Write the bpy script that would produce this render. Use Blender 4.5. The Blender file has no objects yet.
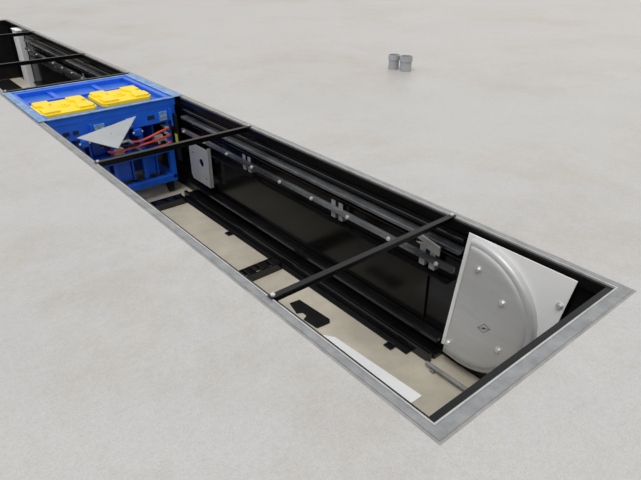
import bpy, bmesh, math, random
from mathutils import Vector, Matrix
random.seed(4)
S = bpy.context.scene
COL = S.collection
S.view_settings.view_transform = 'Standard'

# ---------------------------------------------------------------- materials
def mat(name, c1, c2=None, scale=6.0, rough=0.5, rough2=None, metal=0.0, bump=0.0, bscale=60.0, detail=6, c3=None, s3=0.5, spec=0.5, stretch=None):
    m = bpy.data.materials.new(name); m.use_nodes = True
    nt = m.node_tree; N = nt.nodes; L = nt.links
    p = N['Principled BSDF']
    p.inputs['Metallic'].default_value = metal
    p.inputs['Roughness'].default_value = rough
    p.inputs['Specular IOR Level'].default_value = spec
    geo = N.new('ShaderNodeNewGeometry')
    src = geo.outputs['Position']
    if stretch:
        mp = N.new('ShaderNodeMapping'); mp.inputs['Scale'].default_value = stretch
        L.new(src, mp.inputs['Vector']); src = mp.outputs['Vector']
    if c2 is None: c2 = tuple(v*0.85 for v in c1)
    n = N.new('ShaderNodeTexNoise'); n.inputs['Scale'].default_value = scale; n.inputs['Detail'].default_value = detail
    n.inputs['Roughness'].default_value = 0.62
    L.new(src, n.inputs['Vector'])
    r = N.new('ShaderNodeValToRGB')
    r.color_ramp.elements[0].position = 0.36; r.color_ramp.elements[1].position = 0.64
    r.color_ramp.elements[0].color = (*c2, 1); r.color_ramp.elements[1].color = (*c1, 1)
    L.new(n.outputs['Fac'], r.inputs['Fac'])
    out = r.outputs['Color']
    if c3:
        n3 = N.new('ShaderNodeTexNoise'); n3.inputs['Scale'].default_value = s3; n3.inputs['Detail'].default_value = 4
        L.new(geo.outputs['Position'], n3.inputs['Vector'])
        r3 = N.new('ShaderNodeValToRGB'); r3.color_ramp.elements[0].position = 0.45; r3.color_ramp.elements[1].position = 0.7
        L.new(n3.outputs['Fac'], r3.inputs['Fac'])
        mx = N.new('ShaderNodeMix'); mx.data_type = 'RGBA'; mx.blend_type = 'MIX'
        L.new(r3.outputs['Color'], mx.inputs['Factor'])
        L.new(out, mx.inputs[6]); mx.inputs[7].default_value = (*c3, 1)
        out = mx.outputs[2]
    L.new(out, p.inputs['Base Color'])
    if rough2 is not None:
        mr = N.new('ShaderNodeMapRange'); mr.inputs['To Min'].default_value = rough; mr.inputs['To Max'].default_value = rough2
        L.new(n.outputs['Fac'], mr.inputs['Value']); L.new(mr.outputs['Result'], p.inputs['Roughness'])
    if bump:
        b = N.new('ShaderNodeTexNoise'); b.inputs['Scale'].default_value = bscale; b.inputs['Detail'].default_value = 3
        L.new(src, b.inputs['Vector'])
        bp = N.new('ShaderNodeBump'); bp.inputs['Strength'].default_value = bump; bp.inputs['Distance'].default_value = 0.01
        L.new(b.outputs['Fac'], bp.inputs['Height']); L.new(bp.outputs['Normal'], p.inputs['Normal'])
    return m

def concrete_floor():
    m = mat('hall_concrete', (.535,.526,.513), (.495,.486,.473), scale=1.0, rough=.30, rough2=.48, bump=.14, bscale=50, detail=12, c3=(.525,.512,.49), s3=.4)
    nt = m.node_tree; N = nt.nodes; L = nt.links
    p = N['Principled BSDF']
    cur = p.inputs['Base Color'].links[0].from_socket
    geo = N.new('ShaderNodeNewGeometry')
    def layer(scale, detail, stops, dist=0, mapping=None, rgh=.6):
        nonlocal cur
        n = N.new('ShaderNodeTexNoise'); n.inputs['Scale'].default_value=scale; n.inputs['Detail'].default_value=detail
        n.inputs['Distortion'].default_value=dist; n.inputs['Roughness'].default_value=rgh
        if mapping:
            mp = N.new('ShaderNodeMapping'); mp.inputs['Scale'].default_value=mapping[0]; mp.inputs['Rotation'].default_value=(0,0,mapping[1])
            L.new(geo.outputs['Position'], mp.inputs['Vector']); L.new(mp.outputs['Vector'], n.inputs['Vector'])
        else: L.new(geo.outputs['Position'], n.inputs['Vector'])
        r = N.new('ShaderNodeValToRGB')
        while len(r.color_ramp.elements)<len(stops): r.color_ramp.elements.new(.5)
        for e,(pp,c) in zip(r.color_ramp.elements, stops): e.position=pp; e.color=(*c,1)
        L.new(n.outputs['Fac'], r.inputs['Fac'])
        mx = N.new('ShaderNodeMix'); mx.data_type='RGBA'; mx.blend_type='MULTIPLY'; mx.inputs['Factor'].default_value=1
        L.new(cur, mx.inputs[6]); L.new(r.outputs['Color'], mx.inputs[7]); cur = mx.outputs[2]
    w=(1,1,1)
    layer(150, 4, [(.30,(.84,.835,.825)),(.56,w)], rgh=.7)
    layer(45, 8, [(.32,(.88,.875,.865)),(.54,w)], rgh=.85)
    layer(12, 10, [(.35,(.95,.945,.935)),(.56,w)], rgh=.85)
    layer(.33, 9, [(.36,(.92,.875,.82)),(.50,w)], dist=.2, rgh=.78)
    layer(3.5, 12, [(.31,(.89,.875,.855)),(.38,w)], dist=.1, mapping=((.5,1.6,1),.6), rgh=.9)
    layer(2.2, 10, [(.36,(.97,.97,.97)),(.5,w)], dist=.3, mapping=((.2,2.6,1),-.5), rgh=.8)
    layer(60, 2, [(.19,(.6,.59,.57)),(.225,w)], rgh=.5)
    L.new(cur, p.inputs['Base Color'])
    return m

M_floor = concrete_floor()
M_grout = mat('grout', (.34,.33,.315), (.24,.235,.225), scale=7, rough=.9, bump=.3, bscale=90, detail=8)
M_pit = mat('pit_concrete', (.60,.545,.44), (.44,.40,.32), scale=2.5, rough=.75, bump=.2, detail=12)
M_zinc = mat('galvanised_steel', (.32,.325,.325), (.22,.225,.225), scale=11, rough=.36, metal=.25, bump=.05, detail=12)
M_lip = mat('bright_zinc_lip', (.55,.55,.54), (.40,.40,.39), scale=9, rough=.35, metal=.3)
M_black = mat('black_painted_steel', (.008,.008,.009), (.004,.004,.004), scale=4, rough=.12, rough2=.18, spec=.6)
M_bar = mat('black_bar_paint', (.004,.004,.004), (.003,.003,.003), scale=4, rough=.3, spec=.3)
M_blackm = mat('black_matt_steel', (.008,.008,.009), (.004,.004,.004), scale=8, rough=.5, spec=.3)
M_panel = mat('black_panel_paint', (.005,.005,.006), (.003,.003,.003), scale=3, rough=.18, spec=.22)
M_rail = mat('worn_highlit_rail_steel', (.26,.27,.285), (.06,.063,.07), scale=5, rough=.16, metal=.45, stretch=(1,.35,1))  # worn steel; highlights along the rails are also put into its lighter colour
M_silver = mat('aluminium_sheet', (.92,.92,.91), (.88,.88,.87), scale=3, rough=.45)
M_silver2 = mat('satin_grey_aluminium', (.56,.56,.557), (.51,.51,.507), scale=3, rough=.38, metal=.22, stretch=(1,1,5))
M_grey = mat('grey_sheet_metal', (.45,.46,.47), (.39,.40,.41), scale=5, rough=.4, metal=.3)
M_brk = mat('bracket_zinc', (.33,.34,.35), (.25,.26,.27), scale=12, rough=.4, metal=.15)
M_pipe = mat('dull_zinc_pipe', (.30,.30,.29), (.22,.22,.21), scale=12, rough=.5, metal=.3)
M_chrome = mat('bolt_zinc', (.82,.82,.82), (.7,.7,.7), rough=.3, metal=.6)
M_blue = mat('blue_paint', (.012,.14,.78), (.010,.11,.66), scale=7, rough=.3)
M_blued = mat('blue_paint_deck', (.015,.13,.60), (.010,.10,.50), scale=12, rough=.35)
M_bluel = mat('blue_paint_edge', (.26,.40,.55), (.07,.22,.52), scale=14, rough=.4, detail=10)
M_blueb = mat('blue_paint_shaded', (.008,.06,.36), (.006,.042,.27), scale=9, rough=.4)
M_yellow = mat('yellow_rubber', (.98,.72,.015), (.92,.64,.012), scale=8, rough=.45)
M_red = mat('red_hose_rubber', (.80,.09,.035), (.68,.06,.025), rough=.35)
M_white = mat('sun_patch', (.92,.92,.91), (.88,.88,.87), scale=3, rough=.5)
M_pvc = mat('grey_pvc', (.36,.38,.40), (.30,.32,.34), scale=10, rough=.5)
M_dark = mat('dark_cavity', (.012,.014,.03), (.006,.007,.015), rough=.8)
M_label = mat('yellow_green_sticker', (.55,.6,.05), (.4,.45,.04), rough=.5)
M_mark = mat('grey_print', (.27,.27,.28), (.23,.23,.24), rough=.6)

# ---------------------------------------------------------------- helpers
def wloc(p):
    v = Vector((0,0,0))
    while p: v += Vector(p.location); p = p.parent
    return v
def finish(name, bm, m, parent=None, smooth=False, bevel=0, seg=2):
    vs = [v.co for v in bm.verts]
    lo = Vector((min(v.x for v in vs), min(v.y for v in vs), min(v.z for v in vs)))
    hi = Vector((max(v.x for v in vs), max(v.y for v in vs), max(v.z for v in vs)))
    c = Vector(((lo.x+hi.x)/2, (lo.y+hi.y)/2, lo.z))
    bmesh.ops.translate(bm, verts=bm.verts, vec=-c)
    bmesh.ops.recalc_face_normals(bm, faces=bm.faces)
    me = bpy.data.meshes.new(name); bm.to_mesh(me); bm.free()
    me.materials.append(m)
    if smooth:
        for p in me.polygons: p.use_smooth = True
        me.set_sharp_from_angle(angle=math.radians(35))
    o = bpy.data.objects.new(name, me); COL.objects.link(o)
    if parent:
        o.parent = parent; o.location = c - wloc(parent)
    else: o.location = c
    if bevel:
        b = o.modifiers.new('bevel', 'BEVEL'); b.width = bevel; b.segments = seg; b.limit_method = 'ANGLE'
    return o

def add_box(bm, x0,x1,y0,y1,z0,z1):
    v = [bm.verts.new((x,y,z)) for x in (x0,x1) for y in (y0,y1) for z in (z0,z1)]
    for f in ((0,1,3,2),(4,6,7,5),(0,4,5,1),(2,3,7,6),(0,2,6,4),(1,5,7,3)):
        bm.faces.new([v[i] for i in f])
def add_prism(bm, pts, off):
    a = [bm.verts.new(p) for p in pts]; b = [bm.verts.new(Vector(p)+Vector(off)) for p in pts]
    bm.faces.new(a); bm.faces.new(b[::-1])
    n = len(a)
    for i in range(n): bm.faces.new((a[i], b[i], b[(i+1)%n], a[(i+1)%n]))
def add_cyl(bm, p0, p1, r, seg=20, r2=None):
    p0 = Vector(p0); p1 = Vector(p1); d = p1-p0
    mtx = Matrix.Translation((p0+p1)/2) @ d.to_track_quat('Z','Y').to_matrix().to_4x4()
    bmesh.ops.create_cone(bm, cap_ends=True, segments=seg, radius1=r, radius2=r if r2 is None else r2, depth=d.length, matrix=mtx)
def boxes(name, lst, m, parent=None, bevel=.003, seg=2):
    bm = bmesh.new()
    for b in lst: add_box(bm, *b)
    return finish(name, bm, m, parent, bevel=bevel, seg=seg)
def each(name, lst, m, parent, bevel=.003):
    for b in lst: boxes(name,[b],m,parent,bevel)
def cyl(name, p0, p1, r, m, parent=None, seg=20, r2=None):
    bm = bmesh.new(); add_cyl(bm, p0, p1, r, seg, r2)
    return finish(name, bm, m, parent, smooth=True)
def prism(name, pts, off, m, parent=None, bevel=.002):
    bm = bmesh.new(); add_prism(bm, pts, off)
    return finish(name, bm, m, parent, bevel=bevel)
def plate_holes(name, y0,y1,z0,z1,x,th,holes,m,parent=None):
    cu = bpy.data.curves.new(name,'CURVE'); cu.dimensions='2D'; cu.fill_mode='BOTH'; cu.extrude=th/2
    def loop(pts):
        s = cu.splines.new('POLY'); s.points.add(len(pts)-1)
        for i,p in enumerate(pts): s.points[i].co=(p[0],p[1],0,1)
        s.use_cyclic_u=True
    loop([(y0,z0),(y1-.03,z0),(y1,z0+.04),(y1,z1),(y0,z1)])
    for (hy,hz,hr) in holes:
        loop([(hy+hr*math.cos(a*math.pi/12), hz+hr*math.sin(a*math.pi/12)) for a in range(24)])
    t = bpy.data.objects.new('tmp',cu); COL.objects.link(t)
    dg = bpy.context.evaluated_depsgraph_get(); me = bpy.data.meshes.new_from_object(t.evaluated_get(dg))
    bm = bmesh.new(); bm.from_mesh(me); bpy.data.objects.remove(t)
    for v in bm.verts: v.co = Vector((x+v.co.z, v.co.x, v.co.y))
    return finish(name,bm,m,parent)
def empty(name, loc, parent=None):
    e = bpy.data.objects.new(name, None); e.empty_display_size=.1; COL.objects.link(e)
    if parent: e.parent=parent; e.location=Vector(loc)-wloc(parent)
    else: e.location = loc
    return e
def tag(o, label, cat, group=None):
    o['label']=label; o['category']=cat
    if group: o['group']=group
    return o
def struct(o, label=None):
    o['kind']='structure'
    if label: o['label']=label
    return o
def copy_tree(o, off):
    n = o.copy(); COL.objects.link(n); n.location = Vector(o.location)+Vector(off)
    for k in o.children:
        c = k.copy(); COL.objects.link(c); c.parent = n; c.matrix_parent_inverse = Matrix.Identity(4)
    return n
def tube(name, pts, r, m, parent=None):
    cu = bpy.data.curves.new(name,'CURVE'); cu.dimensions='3D'; cu.bevel_depth=r; cu.bevel_resolution=3; cu.resolution_u=8; cu.use_fill_caps=True
    s = cu.splines.new('NURBS'); s.points.add(len(pts)-1); s.order_u=4; s.use_endpoint_u=True
    for i,p in enumerate(pts): s.points[i].co=(*p,1)
    t = bpy.data.objects.new('tmp',cu); COL.objects.link(t)
    dg = bpy.context.evaluated_depsgraph_get(); me = bpy.data.meshes.new_from_object(t.evaluated_get(dg))
    bm = bmesh.new(); bm.from_mesh(me); bpy.data.objects.remove(t)
    return finish(name,bm,m,parent,smooth=True)

W=1.39; XN=.05; XF=1.34; YE=.07; YL=10.95; ZB=-1.0
# ---------------------------------------------------------------- structure
bm = bmesh.new()
o_ = [(-25,-20),(40,-20),(40,60),(-25,60)]; i_ = [(-.008,-.008),(W+.008,-.008),(W+.008,YL+.078),(-.008,YL+.078)]
ov=[bm.verts.new((x,y,0)) for x,y in o_]; iv=[bm.verts.new((x,y,0)) for x,y in i_]; dv=[bm.verts.new((x,y,-.25)) for x,y in i_]
for k in range(4):
    j=(k+1)%4
    bm.faces.new((ov[k],ov[j],iv[j],iv[k])); bm.faces.new((iv[k],iv[j],dv[j],dv[k]))
struct(finish('floor',bm,M_floor), 'light grey power-floated concrete hall floor')
bm=bmesh.new(); add_box(bm,-.008,W+.008,-.008,YL+.078,ZB-.1,ZB); struct(finish('floor.001',bm,M_pit),'beige concrete floor of the recess')
bm=bmesh.new(); add_box(bm,-.0075,XN,-.0075,YL+.0775,ZB,-.012); struct(finish('wall_left',bm,M_blackm),'black painted steel side of the recess')
bm=bmesh.new(); add_box(bm,XF,W+.0075,-.0075,YL+.0775,ZB,-.012); struct(finish('wall_right',bm,M_panel),'black painted steel side of the recess')
bm=bmesh.new(); add_box(bm,XN,XF,-.0075,YE,ZB,-.012); struct(finish('wall_front',bm,M_blackm),'black painted steel end of the recess')
bm=bmesh.new(); add_box(bm,XN,XF,YL,YL+.0775,ZB,-.012); struct(finish('wall_back',bm,M_blackm),'black painted steel end of the recess')
def ring(names, O, I, z0, z1, m, lab):
    oc=[(O[0],O[2]),(O[1],O[2]),(O[1],O[3]),(O[0],O[3])]; ic=[(I[0],I[2]),(I[1],I[2]),(I[1],I[3]),(I[0],I[3])]
    for k in range(4):
        j=(k+1)%4
        struct(prism(names[k],[(*oc[k],z0),(*oc[j],z0),(*ic[j],z0),(*ic[k],z0)],(0,0,z1-z0),m,bevel=0),lab)
G=.006
ring(['trim_1','trim_2','trim_3','trim_4'],(G,W-G,G,YL+.07-G),(XN-.009,XF+.009,YE-.012,YL+.01),-.011,.003,M_zinc,'galvanised steel edge frame set flush in concrete')
ring(['trim_5','trim_6','trim_7','trim_8'],(-.0079,W+.0079,-.0079,YL+.0779),(G,W-G,G,YL+.07-G),-.011,-.0005,M_grout,'narrow stained cement joint around the steel frame')
ring(['trim_9','trim_10','trim_11','trim_12'],(XN-.001,XF+.001,YE-.003,YL),(XN+.014,XF-.016,YE+.032,YL-.01),-.06,-.004,M_bar,'black steel inner beam of the frame')
ring(['trim_13','trim_14','trim_15','trim_16'],(XN-.009,XF+.009,YE-.012,YL+.01),(XN-.002,XF+.002,YE-.004,YL+.001),-.011,.006,M_lip,'thin bright worn lip on the steel frame')

# ---------------------------------------------------------------- crossbars
def crossbar(y):
    e = empty('crossbar',(.7,y,-.045))
    boxes('bar',[(XN-.012,XF+.014,y-.018,y+.018,.0065,.012),(XN+.018,XF-.020,y+.011,y+.018,-.04,.0065)],M_bar,e,bevel=.0015)
    for x in (XN+.008,XF-.006):
        bm=bmesh.new(); add_cyl(bm,(x,y,.012),(x,y,.020),.012,6); add_cyl(bm,(x,y,.018),(x,y,.025),.006,10)
        finish('bolt',bm,M_chrome,e)
    tag(e,'slim black steel angle bar bolted across the open recess','steel bar','crossbars over the recess')
    return e
cb = crossbar(1.03)
for y in (3.18,5.68,7.08,9.3): copy_tree(cb,(0,y-1.03,0))

# ---------------------------------------------------------------- side rails
def rail(x0, x1, z0, z1, m, lab, y0, y1, bolts=None):
    e = empty('guide_rail',((x0+x1)/2,(y0+y1)/2,z0))
    boxes('rail_beam',[(x0,x1,y0,y1,z0,z1)],m,e,bevel=.006)
    if bolts:
        y=y0+.12
        while y<y1-.05:
            z=(z0+z1)/2
            bm=bmesh.new(); add_cyl(bm,(x0,y,z),(x0-.008,y,z),.015,12); add_cyl(bm,(x0-.006,y,z),(x0-.016,y,z),.010,8)
            finish('bolt',bm,M_chrome,e)
            y+=bolts
    tag(e,lab,'rail'); return e
for k,(ya,yb) in enumerate(((.97,4.30),(5.72,9.7))):
    yu = .90 if k==0 else ya
    rail(1.285,XF-.001,-.10,-.080,M_black,'thin glossy black steel ledge along the recess side',yu,yb)
    rail(1.265,XF-.001,-.178,-.152,M_rail,'slim worn grey channel rail along the recess side',yu,yb)
    rail(1.305,XF-.001,-.235,-.222,M_black,'narrow glossy black rail between two channel rails',yu,yb)
    rail(1.255,1.285,-.312,-.272,M_rail,'slim bolted grey channel rail along the recess side',yu+.02,yb,bolts=.40)
    rail(1.28,XF-.001,-.425,-.412,M_black,'narrow glossy black rail below the bolted rail',ya,yb)
    rail(1.255,XF-.001,-.86,-.83,M_black,'glossy black steel rail low on the recess side',ya,yb)
    rail(1.20,1.23,-.999,-.93,M_black,'black steel floor rail beside the recess side',ya,yb)
    rail(1.255,XF-.001,-.999,-.96,M_black,'flat black steel track on the recess floor',ya,yb)
    rail(1.15,1.199,-.999,-.990,M_blackm,'flat black steel flange plate on the recess floor',ya+.15,yb)
    rail(.052,.10,-.32,-.265,M_blackm,'matt black steel rail along the recess side',ya,yb)
for i,y in enumerate([1.25,3.3]):
    if i==0:
        t0=boxes('floor_lug',[(1.10,1.149,y-.035,y+.035,-.999,-.988),(1.138,1.149,y-.035,y+.035,-.988,-.97)],M_black); tag(t0,'small black steel foot lug bolted to the recess floor','bracket','foot lugs along the floor rail')
    else: copy_tree(t0,(0,y-1.25,0))
for i,(y0,y1) in enumerate([(1.15,3.8),(5.9,9.4)]):
    p=boxes('side_panel',[(1.325,XF-.001,y0,y1,-.80,-.44)],M_panel,bevel=.002)
    tag(p,'flat plain black sheet panel on the recess side','steel panel','black panels on the recess side')
def bracket(y):
    e=empty('rail_bracket',(1.3,y,-.38))
    boxes('bracket_plate',[(1.287,1.2895,y-.022,y+.022,-.375,-.238)],M_brk,e,bevel=0)
    boxes('bracket_foot',[(1.2896,XF-.002,y-.022,y-.016,-.375,-.33)],M_brk,e,bevel=.001)
    tag(e,'small flat grey bracket plate behind a steel rail','bracket','zinc brackets on the side rails'); return e
b0=bracket(1.10)
for y in (1.18,1.95,2.03,3.13,3.21,5.9,7.1,8.3,9.4): copy_tree(b0,(0,y-1.10,0))

e=empty('cover_plate',(1.29,3.98,-.74))
plate_holes('sheet',3.78,4.15,-.74,-.36,1.246,.006,[(3.92,-.52,.04),(4.08,-.46,.014),(3.86,-.67,.014)],M_grey,e)
boxes('sheet_flange',[(1.243,1.279,3.78,3.786,-.74,-.34)],M_grey,e)
tag(e,'pale aluminium cover plate with round holes on recess side','cover plate')

# ---------------------------------------------------------------- pulley guard
e=empty('pulley_guard',(1.3,.6,-.95))
X=1.30
prism('back_plate',[(X,.225,-.025),(X,.875,-.025),(X,.965,-.88),(X,.62,-.84),(X,.44,-.70),(X,.30,-.50)],(.004,0,0),M_silver,e)
cy,cz,r=.80,-.47,.44
def outline(rr, inset):
    pts=[]
    for k in range(0,65):
        a = math.radians(90 + 180*k/64)
        pts.append((cy+rr*math.cos(a), cz+rr*math.sin(a)))
    pts.append((cy+.12-inset,cz-rr+.01)); pts.append((cy+.03-inset,cz+rr-.005))
    return pts
bm=bmesh.new()
layers=[(r,0,X),(r,0,X-.028),(r-.004,.002,X-.037),(r-.012,.005,X-.043),(r-.024,.009,X-.047),(r-.036,.012,X-.048),(r-.044,.015,X-.055),(r-.058,.02,X-.059),(r-.085,.028,X-.061)]
prev=None
for rr,ins,x in layers:
    vs=[bm.verts.new((x,y,z)) for y,z in outline(rr,ins)]
    if prev:
        n=len(vs)
        for i in range(n): bm.faces.new((prev[i],prev[(i+1)%n],vs[(i+1)%n],vs[i]))
    prev=vs
bm.faces.new(prev)
finish('drum_cover',bm,M_silver2,e,smooth=True)
for (y,z,x) in [(.74,-.18,X-.061),(.53,-.62,X-.061),(.87,-.78,X-.061),(.28,-.20,X),(.56,-.31,X-.061)]:
    bm=bmesh.new(); add_cyl(bm,(x+.003,y,z),(x-.004,y,z),.020,20); add_cyl(bm,(x-.004,y,z),(x-.016,y,z),.013,6); finish('bolt',bm,M_chrome,e)
bm=bmesh.new(); xx=X-.0612; yy,zz=.645,-.535
def c(s): return [(0,s*.8),(s,-.4*s),(0,-s*.8),(-s,.4*s)]
o=c(.044); q=c(.035)
for k in range(4):
    j=(k+1)%4
    add_prism(bm,[(xx,yy+o[k][0],zz+o[k][1]),(xx,yy+o[j][0],zz+o[j][1]),(xx,yy+q[j][0],zz+q[j][1]),(xx,yy+q[k][0],zz+q[k][1])],(-.001,0,0))
add_prism(bm,[(xx,yy+a*.34,zz+b*.34) for a,b in c(.044)],(-.001,0,0))
add_prism(bm,[(xx,yy-.033,zz+.015),(xx,yy+.033,zz-.011),(xx,yy+.033,zz-.016),(xx,yy-.033,zz+.010)],(-.001,0,0))
finish('emblem',bm,M_mark,e)
tag(e,'silver aluminium pulley guard with rounded drum cover and bolts','machine guard')

e=empty('cable_housing',(1.28,10.1,-1))
boxes('housing_body',[(1.24,XF-.003,9.92,10.22,-.995,-.06)],M_silver,e,bevel=.01)
boxes('housing_lid',[(1.23,XF-.003,9.91,10.23,-.06,-.04)],M_silver,e,bevel=.006)
boxes('housing_door',[(1.235,1.24,9.96,10.18,-.90,-.14)],M_silver,e,bevel=.003)
for z in (-.2,-.84):
    cyl('bolt',(1.235,10.07,z),(1.224,10.07,z),.012,M_chrome,e,seg=6)
tag(e,'narrow upright off-white metal housing standing on the recess floor','metal box')

e=empty('rail_stop',(1.22,.98,-.2))
prism('stop_plate',[(1.20,.99,-.14),(1.20,1.16,-.11),(1.20,1.19,-.14),(1.20,1.10,-.155),(1.20,1.17,-.175),(1.20,.99,-.20)],(.012,0,0),M_pipe,e)
boxes('stop_foot',[(1.212,1.264,1.0,1.06,-.175,-.155)],M_blackm,e)
tag(e,'grey notched steel stop plate on the running rail','steel stop')
e=empty('conduit_pipe',(1.17,.6,-1)); cyl('pipe',(1.165,.10,-.965),(1.165,.96,-.965),.014,M_pipe,e)
for y in (.3,.9): boxes('pipe_saddle',[(1.145,1.185,y-.015,y+.015,-.999,-.979)],M_pipe,e)
tag(e,'thin galvanised conduit pipe lying on the recess floor','pipe')

def fbeam(y):
    e=empty('floor_beam',(.62,y,-1))
    each('beam_web',[(.06,1.148,y-.06,y-.050,-.999,-.93),(.06,1.148,y+.050,y+.06,-.999,-.93)],M_black,e)
    each('beam_rung',[(x,x+.07,y-.050,y+.050,-.95,-.935) for x in (.1,.3,.5,.7,.84,.97,1.07)],M_black,e)
    tag(e,'black ladder-like steel crossbeam on the recess floor','steel beam','crossbeams on the recess floor'); return e
fb=fbeam(2.56); copy_tree(fb,(0,4.2-2.56,0))
p=boxes('floor_shade',[(.06,1.145,5.75,10.9,-.999,-.99)],M_blackm); tag(p,'black sheet added as shade over the recess floor behind the carriage','shade sheet')  # added sheet; its black stands in for shade on the far floor

pts=[(.90,2.07),(.985,2.06),(1.005,1.73),(.98,1.70),(.87,1.71),(.86,1.85),(.905,1.87),(.905,1.92),(.865,1.94)]
p=prism('loose_plate',[(a,b,-.999) for a,b in pts],(0,0,.010),M_blackm,bevel=.003)
tag(p,'loose matt black tapered steel plate with a notch','steel plate')
p=prism('sun_patch',[(.55,.80,-.999),(.945,.80,-.999),(.905,1.55,-.999),(.86,1.62,-.999),(.55,1.62,-.999)],(0,0,.008),M_white); tag(p,'patch of sunlight on the beige recess floor, modelled as a flat white sheet','light patch')  # bright patch of sunlight on the floor, built as a thin white sheet

# ---------------------------------------------------------------- pipe stubs
def stub(x,y,r,h,lab):
    e=empty('pipe_stub',(x,y,0))
    bm=bmesh.new(); n=32
    prof=[(r,0),(r,h*.62),(r*1.1,h*.66),(r*1.1,h),(r*.92,h),(r*.9,h*.6),(r*.88,.002)]
    rings=[]
    for rr,z in prof: rings.append([bm.verts.new((x+rr*math.cos(2*math.pi*k/n),y+rr*math.sin(2*math.pi*k/n),z)) for k in range(n)])
    for a,b in zip(rings,rings[1:]):
        for k in range(n): bm.faces.new((a[k],a[(k+1)%n],b[(k+1)%n],b[k]))
    finish('pipe_sleeve',bm,M_pvc,e,smooth=True)
    cyl('pipe_shade',(x,y,0.001),(x,y,h*.5),r*.86,M_dark,e)  # dark fill stands in for shade inside the hollow pipe
    tag(e,lab,'pipe','grey pipe stubs in the floor')
stub(3.85,3.93,.06,.16,'grey plastic pipe stub standing up from concrete, slimmer one')
stub(3.88,3.77,.066,.165,'grey plastic pipe stub standing up from concrete, wider one')

# ---------------------------------------------------------------- blue lift carriage
C=empty('lift_carriage',(.68,5.0,-.985))
x0,x1,y0,y1=.065,1.285,4.42,5.60
boxes('top_frame',[(x0,x1,y0,y0+.075,-.07,.004),(x0,x1,y1-.075,y1,-.07,.004),(x0,x0+.05,y0+.075,y1-.075,-.07,.004),(x1-.07,x1,y0+.075,y1-.075,-.07,.004),(x0+.05,x1-.07,y0+.74,y0+.79,-.07,-.01)],M_blue,C,bevel=.006)
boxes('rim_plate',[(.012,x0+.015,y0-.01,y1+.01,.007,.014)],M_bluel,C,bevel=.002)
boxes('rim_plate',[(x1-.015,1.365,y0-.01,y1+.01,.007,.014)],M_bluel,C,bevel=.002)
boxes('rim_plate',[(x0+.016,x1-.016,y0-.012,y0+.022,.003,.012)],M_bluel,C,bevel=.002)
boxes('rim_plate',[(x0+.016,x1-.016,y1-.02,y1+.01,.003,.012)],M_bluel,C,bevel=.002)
boxes('deck_plate',[(x0+.05,x1-.07,y0+.075,y0+.74,-.06,-.035)],M_blued,C)
boxes('deck_plate',[(x0+.05,x1-.07,y0+.79,y1-.075,-.06,-.040)],M_blued,C)
each('deck_rib',[(x,x+.05,y0+.79,y1-.075,-.040,-.02) for x in (.4,.85)],M_blue,C)
def pad(cx,cy):
    P=empty('support_pad',(cx,cy,-.035),C)
    w,d=.25,.225
    bm=bmesh.new()
    add_prism(bm,[(cx-w,cy-d+.05,-.035),(cx-w+.04,cy-d,-.035),(cx+w-.04,cy-d,-.035),(cx+w,cy-d+.05,-.035),(cx+w,cy+d-.05,-.035),(cx+w-.04,cy+d,-.035),(cx-w+.04,cy+d,-.035),(cx-w,cy+d-.05,-.035)],(0,0,.04))
    finish('pad_base',bm,M_yellow,P,bevel=.005,seg=2)
    for s in (-1,1):
        a0,a1=cx+s*.085,cx+s*.23
        bm=bmesh.new()
        pts=[(a0,cy-d+.02),(a1-s*.02,cy-d+.02),(a1,cy-d+.04),(a1,cy-.06),(a1-s*.05,cy-.05),(a1-s*.05,cy+.05),(a1,cy+.06),(a1,cy+d-.04),(a1-s*.02,cy+d-.02),(a0,cy+d-.02),(a0,cy+.08),(a0+s*.03,cy+.06),(a0+s*.03,cy-.06),(a0,cy-.08)]
        add_prism(bm,[(a,b,.002) for a,b in pts],(0,0,.024))
        finish('pad_block',bm,M_yellow,P,bevel=.004,seg=2)
    bm=bmesh.new(); add_cyl(bm,(cx,cy,.002),(cx,cy,.014),.055,24); add_cyl(bm,(cx,cy,.012),(cx,cy,.024),.024,16)
    finish('pad_knob',bm,M_yellow,P,smooth=True)
    P['label']='yellow moulded rubber support pad with stepped raised blocks'
pad(.345,4.81); pad(.90,4.84)
boxes('front_beam',[(x0+.01,x1-.01,y0+.005,y0+.05,-.22,-.07)],M_blue,C,bevel=.006)
each('slot_shade',[(xa,xb,y0+.0,y0+.0065,-.165,-.13) for xa,xb in [(.18,.24),(.27,.32),(.62,.69),(.98,1.05)]],M_dark,C,bevel=0)  # dark plates painted as the shade inside open slots
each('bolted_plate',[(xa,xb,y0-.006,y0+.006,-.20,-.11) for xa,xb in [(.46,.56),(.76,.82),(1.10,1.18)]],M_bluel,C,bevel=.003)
for x in (.48,.54,.79,1.12,1.16):
    cyl('bolt',(x,y0-.006,-.155),(x,y0-.016,-.155),.010,M_chrome,C,seg=6)
each('gusset_plate',[(x,x+.015,y0-.05,y0+.006,-.26,-.09) for x in (.12,.42,1.2)],M_blue,C)
for x in (.35,.86):
    boxes('pivot_lug',[(x-.035,x+.035,y0-.03,y0+.03,-.29,-.225)],M_blue,C,bevel=.008)
    cyl('pin',(x-.05,y0-.005,-.26),(x+.05,y0-.005,-.26),.012,M_chrome,C)
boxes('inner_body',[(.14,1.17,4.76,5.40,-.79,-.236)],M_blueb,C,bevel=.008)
boxes('cross_plate',[(.12,1.17,4.54,4.76,-.505,-.48)],M_blue,C,bevel=.004)
each('body_panel',[(xa,xb,4.565,4.58,-.78,-.53) for xa,xb in ((.21,.37),(.46,.58),(.68,.79),(.96,1.05))],M_blue,C,bevel=.004)
each('upper_panel',[(xa,xb,4.60,4.615,-.46,-.27) for xa,xb in ((.21,.40),(.46,.64))],M_blue,C,bevel=.004)
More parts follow.
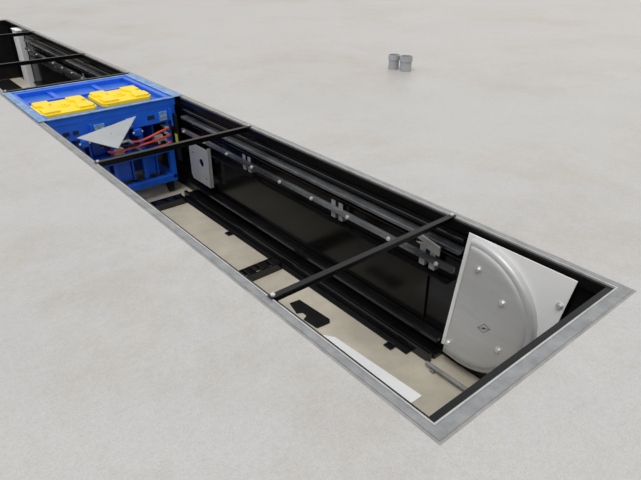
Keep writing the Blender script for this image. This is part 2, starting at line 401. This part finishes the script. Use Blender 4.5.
each('body_post',[(x,x+.045,4.51,4.545,-.79,-.225) for x in (.30,.60,.90)],M_blue,C,bevel=.004)
each('body_rib',[(x,x+.022,4.56,4.76,-.79,-.236) for x in (.18,.42,.66,.80,1.06)],M_blue,C,bevel=.003)
boxes('cross_beam',[(.14,1.17,4.47,4.51,-.55,-.48)],M_blue,C,bevel=.006)
each('side_column',[(1.17,1.22,4.44,4.52,-.83,-.07),(1.17,1.22,5.4,5.5,-.83,-.07),(.09,.14,4.44,4.52,-.83,-.07)],M_blue,C,bevel=.005)
boxes('base_frame',[(.09,1.22,4.44,4.50,-.86,-.79),(.09,1.22,5.44,5.5,-.86,-.79),(.09,.16,4.5,5.44,-.86,-.79),(1.15,1.22,4.5,5.44,-.86,-.79)],M_blue,C,bevel=.006)
for x in (.13,1.16):
    for y in (4.52,5.40):
        boxes('roller_bracket',[(x-.03,x+.03,y-.04,y+.04,-.93,-.855)],M_blackm,C,bevel=.004)
        cyl('roller',(x-.02,y,-.94),(x+.02,y,-.94),.055,M_blackm,C,seg=24)
cyl('piston_rod',(.52,4.50,-.35),(.78,4.50,-.35),.016,M_chrome,C)
boxes('valve_block',[(.62,.72,4.46,4.51,-.46,-.405)],M_grey,C,bevel=.006)
boxes('valve_block',[(1.04,1.13,4.46,4.52,-.42,-.35)],M_grey,C,bevel=.006)
for x,z in ((.78,-.34),(.68,-.39),(.86,-.44),(1.05,-.40),(1.12,-.38),(1.16,-.28),(1.16,-.34),(1.16,-.43)):
    cyl('hose_fitting',(x,4.53,z),(x,4.39,z),.014,M_chrome,C)
H=[((.78,-.34),(1.18,-.28),.010,M_red),((.55,-.39),(1.19,-.35),.0,M_red),((.60,-.445),(1.19,-.43),.0,M_red),((.50,-.32),(1.05,-.40),.0,M_blackm)]
for k,((xa,za),(xb,zb),sag,mm) in enumerate(H):
    tube('hydraulic_hose',[(xa,4.43,za),(xa+.02,4.38,za),(xa+.1,4.36,za+sag),((xa+xb)/2,4.35,(za+zb)/2+sag),(xb-.08,4.37,zb+sag*.6),(xb,4.39,zb),(xb,4.45,zb)],.0105,mm,C)
boxes('control_post',[(1.224,1.243,4.32,4.40,-.62,-.14),(1.19,1.243,4.38,4.415,-.30,-.2)],M_blackm,C,bevel=.004)
boxes('sticker',[(1.2205,1.2238,4.33,4.38,-.46,-.34)],M_label,C,bevel=0)
prism('triangular_plate',[(.24,4.22,-.135),(.84,4.34,-.085),(.50,3.99,-.225)],(0,.002,.008),M_grey,C)['label']='pale grey triangular metal plate'
cyl('plate_arm',(.53,4.18,-.15),(.53,4.43,-.22),.012,M_blackm,C)
tag(C,'bright blue hydraulic lift carriage with two yellow support pads','lifting machine')

# ---------------------------------------------------------------- light
w=bpy.data.worlds.new('world'); S.world=w; w.use_nodes=True
nt=w.node_tree; N=nt.nodes; L=nt.links
bg=N['Background']; tc=N.new('ShaderNodeTexCoord'); sp=N.new('ShaderNodeSeparateXYZ')
L.new(tc.outputs['Generated'],sp.inputs['Vector'])
hr=N.new('ShaderNodeMapRange'); hr.inputs['From Min'].default_value=.2; hr.inputs['From Max'].default_value=.95
L.new(sp.outputs['X'],hr.inputs['Value'])
hz=N.new('ShaderNodeMix'); hz.data_type='RGBA'; L.new(hr.outputs['Result'],hz.inputs['Factor'])
hz.inputs[6].default_value=(.50,.38,.28,1); hz.inputs[7].default_value=(1.1,.90,.70,1)
vr=N.new('ShaderNodeMapRange'); vr.inputs['From Min'].default_value=.02; vr.inputs['From Max'].default_value=.45
L.new(sp.outputs['Z'],vr.inputs['Value'])
mz=N.new('ShaderNodeMix'); mz.data_type='RGBA'; L.new(vr.outputs['Result'],mz.inputs['Factor'])
L.new(hz.outputs[2],mz.inputs[6]); mz.inputs[7].default_value=(.92,.95,.99,1)
L.new(mz.outputs[2],bg.inputs['Color']); bg.inputs['Strength'].default_value=.86
sd=bpy.data.lights.new('sun','SUN'); sd.energy=1.5; sd.angle=math.radians(28); sd.color=(1,.98,.95)
so=bpy.data.objects.new('sun',sd); COL.objects.link(so); so.rotation_euler=Vector((.50,.30,-1)).to_track_quat('-Z','Y').to_euler()

# ---------------------------------------------------------------- camera
cd=bpy.data.cameras.new('camera'); cam=bpy.data.objects.new('camera',cd); COL.objects.link(cam)
cam.location=(-1.133,-.752,1.5)
th=math.radians(29.3)
fw=Vector((.637*math.cos(th),.7705*math.cos(th),-math.sin(th)))
cam.rotation_euler=fw.to_track_quat('-Z','Y').to_euler()
cd.sensor_width=36; cd.lens=566/641*36
S.camera=cam
